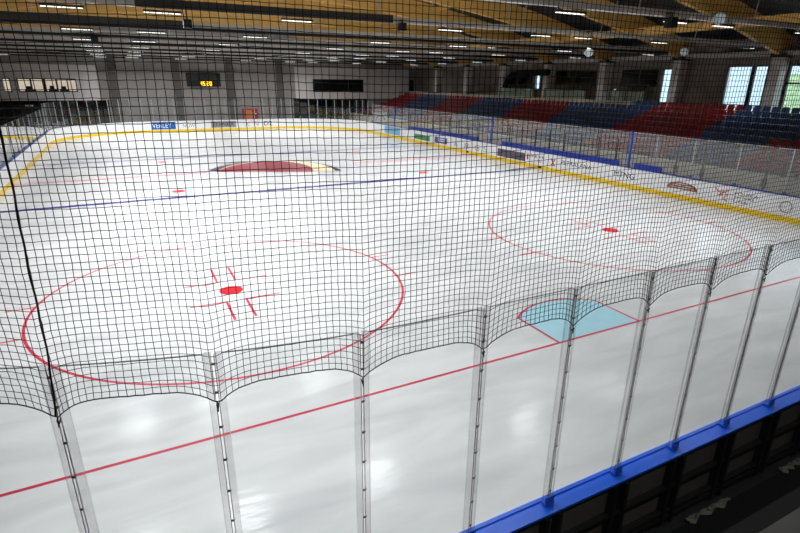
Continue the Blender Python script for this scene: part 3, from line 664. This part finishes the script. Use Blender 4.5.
# ------------------------------------------------------------------ roof
ZB0, KB = 10.5, .0055; GD = 1.25
zb = lambda x: ZB0-KB*x*x
roof = MB(); NX = 40
b = 0
for j, y in enumerate((YBACK-.3, YW+.4)):
    for i in range(NX+1): x = -XW-.3+(2*XW+.6)*i/NX; roof.v += [(x,y,zb(x)+GD), (x,y,zb(x)+GD+.25)]
W2 = 2*(NX+1)
for i in range(NX):
    a = 2*i; roof.f += [(a,a+2,W2+a+2,W2+a),(a+1,W2+a+1,W2+a+3,a+3),(a,a+1,a+3,a+2),(W2+a,W2+a+2,W2+a+3,W2+a+1)]
structure('ceiling', roof, M['deck'], 'dark corrugated roof deck above the timber beams')
ZTIE = 7.25
for k, y in enumerate(YK):
    lab = 'arched timber roof beam with grey tie bar, '+ORD[k]+' counted from camera end'
    g = empty('roof_beam', (0,y,ZTIE), lab, 'roof beam', 'timber roof beams')
    m = MB()
    for i in range(33):
        x = -XW+2*XW*i/32; m.v += [(x,y-.14,zb(x)),(x,y+.14,zb(x)),(x,y+.14,zb(x)+GD-.01),(x,y-.14,zb(x)+GD-.01)]
    for i in range(32):
        for j in range(4): m.f.append((i*4+j,i*4+(j+1) % 4,i*4+4+(j+1) % 4,i*4+4+j))
    m.f += [(0,1,2,3),(128,129,130,131)]
    m.build('arch', M['wood'], g)
    MB().box(-24.0, 24.6, y-.1, y+.1, ZTIE, ZTIE+.19).build('tie_bar', M['tie'], g)
    for x in (-18,-12,-6,0,6,12,18):
        MB().tube([(x,y,ZTIE+.19),(x+.25,y,zb(x))], .022, 5).build('hanger_rod', M['rod'], g)
    if k >= 4: MB().box(-24, 24.6, y-.12, y+.12, ZTIE-.12, ZTIE-.001).build('shade_strip', M['black'], g)  # black strips added under the farther ties to imitate dark ceiling bands
    if k in (3,4): MB().box(-14 if k == 4 else -8, .6 if k == 3 else -6, y-.16, y-.101, ZTIE-.02, ZTIE+.24).build('cable_tray', M['tray'], g)
for s, xs in enumerate((-21,-14,-7,0,7,14,21)):
    for k in range(len(YK)-1):
        low = abs(xs) == 21; z1 = zb(xs)+(.42 if low else GD-.02); z0 = z1-(.45 if low else .3)
        tag(MB().box(xs-.08, xs+.08, YK[k]+.141, YK[k+1]-.141, z0, z1).build('purlin', M['wood']), 'timber purlin in roof bay %s, %s from left' % (ORD[k], ORD[s]), 'purlin', 'timber purlins')
# ceiling lights
cl = empty('ceiling_light', (0,0,0)); cl['category'] = 'ceiling light'; cl['group'] = 'linear ceiling lights under the tie bars'
MB().box(-.55,.55,-.09,.09,.0,.06).build('housing', M['housing'], cl)
dm = MB()
for i in range(6): dm.box(-.53+i*.178,-.53+i*.178+.145,-.045,.045,-.018,-.001)
dm.build('led_module', M['led'], cl)
MB().box(-.5,-.46,-.02,.02,.06,.131).build('mounting_bracket', M['rod'], cl); MB().box(.46,.5,-.02,.02,.06,.131).build('mounting_bracket', M['rod'], cl)
xsL = (-17.2,-9.9,-7.25,-3.0,3.2,7.8,10.3,15.4,22.7); first = True
dm_dim = None
W_ROW = (28,84,138,186,182,170,160,155,160,260)
for k, y in enumerate(YK[0:10]):  # first row, unseen behind the camera, is added to light the board backs
    for j, x in enumerate(xsL):
        lab = 'slim white linear ceiling light, %s from left under the %s tie bar from camera' % (ORD[j], ORD[k])
        if first: cl.location = (x,y,(ZTIE-.131 if k < 4 else ZTIE-.252)); cl['label'] = lab; first = False; r = cl
        else: r = copy_tree(cl, (x,y,(ZTIE-.131 if k < 4 else ZTIE-.252)), 0, lab)
        if j > 0:
            la = bpy.data.lights.new('lamp_beam', 'AREA'); la.shape = 'RECTANGLE'; la.size = 1.1; la.size_y = .2; la.spread = math.radians(125 if k < 9 else 165); la.energy = W_ROW[k]*(1 if j < 5 else (.85,.7,.2,.2)[j-5]); la.color = (.955,.98,1)
            lo = bpy.data.objects.new('lamp_beam', la); C.objects.link(lo); lo.location = (0,0,-.022); lo.parent = r
# hung floodlights, loudspeakers
def flood(x, y, z, lab):
    f = empty('floodlight', (x,y,z), lab, 'floodlight', 'round white floodlights under the roof'); d_ = Vector((-.75,-.45,-.35)).normalized()
    MB().lathe((x,y,z), d_, [(-.16,.06),(-.11,.14),(0,.18),(.06,.19),(.065,.17)], 20).build('lamp_head', M['lamp_white'], f, True)
    MB().lathe(Vector((x,y,z))+d_*.0655, d_, [(0,.168),(.01,.16)], 20).build('lens', M['winglass'], f)
    MB().tube([(x,y,z+.14),(x,y,max(ZTIE+.1,z+.16)),(x,y+.302,max(ZTIE+.1,z+.16))], .02, 6).build('bracket', M['dark_post'], f)
flood(16.85, 11.5, 6.75, 'round white floodlight hung near right wall columns'); flood(10.35, 11.5, 6.52, 'round white floodlight hung over right boards')
flood(9.45, 5.0, 7.3, 'round white floodlight under the nearest visible tie bar')
def speaker(x, y, z, s, lab):
    f = empty('loudspeaker', (x,y,z), lab, 'loudspeaker', 'black loudspeakers under the roof')
    MB().box(x-s,x+s,y-s*.9,y+s*.9,z-s,z+s).build('cabinet', M['black'], f); MB().lathe((x,y-s*.9,z), (0,-1,0), [(0,s*.75),(.02,s*.72),(.021,s*.5),(.012,.02)], 16).build('grille', M['dark_post'], f)
    MB().box(x-.02,x+.02,y-.02,y+.02,z+s,ZTIE+.1).box(x-.02,x+.02,y+.02,math.floor((y-5.4)/6.5+1)*6.5+5.4-.1,ZTIE+.06,ZTIE+.1).build('bracket', M['dark_post'], f)
speaker(-6.6, 11.6, 6.82, .12, 'black loudspeaker hung under tie bar, upper left of the picture')
speaker(.9, 11.6, 7.1, .13, 'black loudspeaker hung under tie bar above the centre emblem')
speaker(7.2, 5.1, 7.05, .15, 'black loudspeaker hung under nearest tie bar at right')
speaker(-9.5, 24.5, 6.95, .16, 'black loudspeaker hung under a tie bar at far left')

# ------------------------------------------------------------------ near platform and clutter
structure('floor_platform', MB().box(-20,14,YBACK,-6.33,2.95,3.2), M['concrete'], 'grey concrete platform at the lower right corner')
structure('trim_5', MB().box(-20,14,-6.33,-6.15,2.7,3.0), M['rubber'], 'dark steel nosing along the platform edge')
structure('wall_platform', MB().box(-20,14,-6.8,-6.5,-.06,2.95), M['rubber'], 'dark wall under the near platform')
structure('floor_mat', MB().box(-13,13,-6.5,-4.36,-.06,-.02), M['rubber'], 'black rubber floor behind near boards, pit shade in its colour')  # black also stands for the unlit pit beside the platform
def sheet(x0, y0, L, lab):
    mb = MB(); n, k = 14, 4; random.seed(int(abs(x0)*100))
    P = [[(x0+L*i/n, y0-.11*j/k*(.75+.25*math.sin(i*1.3))-.03*random.random(), -.015+.05*random.random()*(1-abs(j-2)/3)) for j in range(k+1)] for i in range(n+1)]
    mb.v = [p for r in P for p in r]+[(p[0],p[1],p[2]-.006) for r in P for p in r]; N = (n+1)*(k+1)
    for i in range(n):
        for j in range(k):
            a = i*(k+1)+j; mb.f += [(a,a+1,a+k+2,a+k+1),(N+a,N+a+k+1,N+a+k+2,N+a+1)]
    for i in range(n):
        for j in (0,k): a = i*(k+1)+j; mb.f.append((a,a+k+1,N+a+k+1,N+a))
    for j in range(k):
        for i in (0,n): a = i*(k+1)+j; mb.f.append((a,a+1,N+a+1,N+a))
    tag(mb.build('plastic_sheet', M['sheet']), lab, 'plastic sheet', None)
sheet(-3.15,-4.30,.85,'crumpled pale plastic sheet at foot of near boards, longer left piece'); sheet(-1.1,-4.30,.5,'crumpled pale plastic sheet at foot of near boards, right piece')

# ------------------------------------------------------------------ outside
structure('ground_outside', MB().box(XW+.3,90,-40,90,-.5,2.6), M['ground'], 'pale ground outside the windows')
hd = MB()
tag(MB().box(48,52,-20,24,2.6,6.2).build('hedge', M['hedge']), 'green hedge outside the windows at right', 'hedge')
tag(MB().box(54,64,26,70,2.6,9).build('outside_building', M['facade']), 'white building outside the right windows', 'building')

# ------------------------------------------------------------------ world and view
wd = bpy.data.worlds.new('world'); bpy.context.scene.world = wd; wd.use_nodes = True
bg = wd.node_tree.nodes['Background']; bg.inputs[0].default_value = (.82,.92,1,1); bg.inputs[1].default_value = 3.8
sc = bpy.context.scene
sc.view_settings.view_transform = 'Standard'; sc.view_settings.look = 'None'; sc.view_settings.exposure = 0.03; sc.view_settings.gamma = 1; sc.view_settings.use_curve_mapping = False
sc.cycles.transparent_max_bounces = 24; sc.cycles.max_bounces = 8; sc.cycles.use_denoising = True
for o in list(bpy.data.objects):
    if '_w' in o: del o['_w']
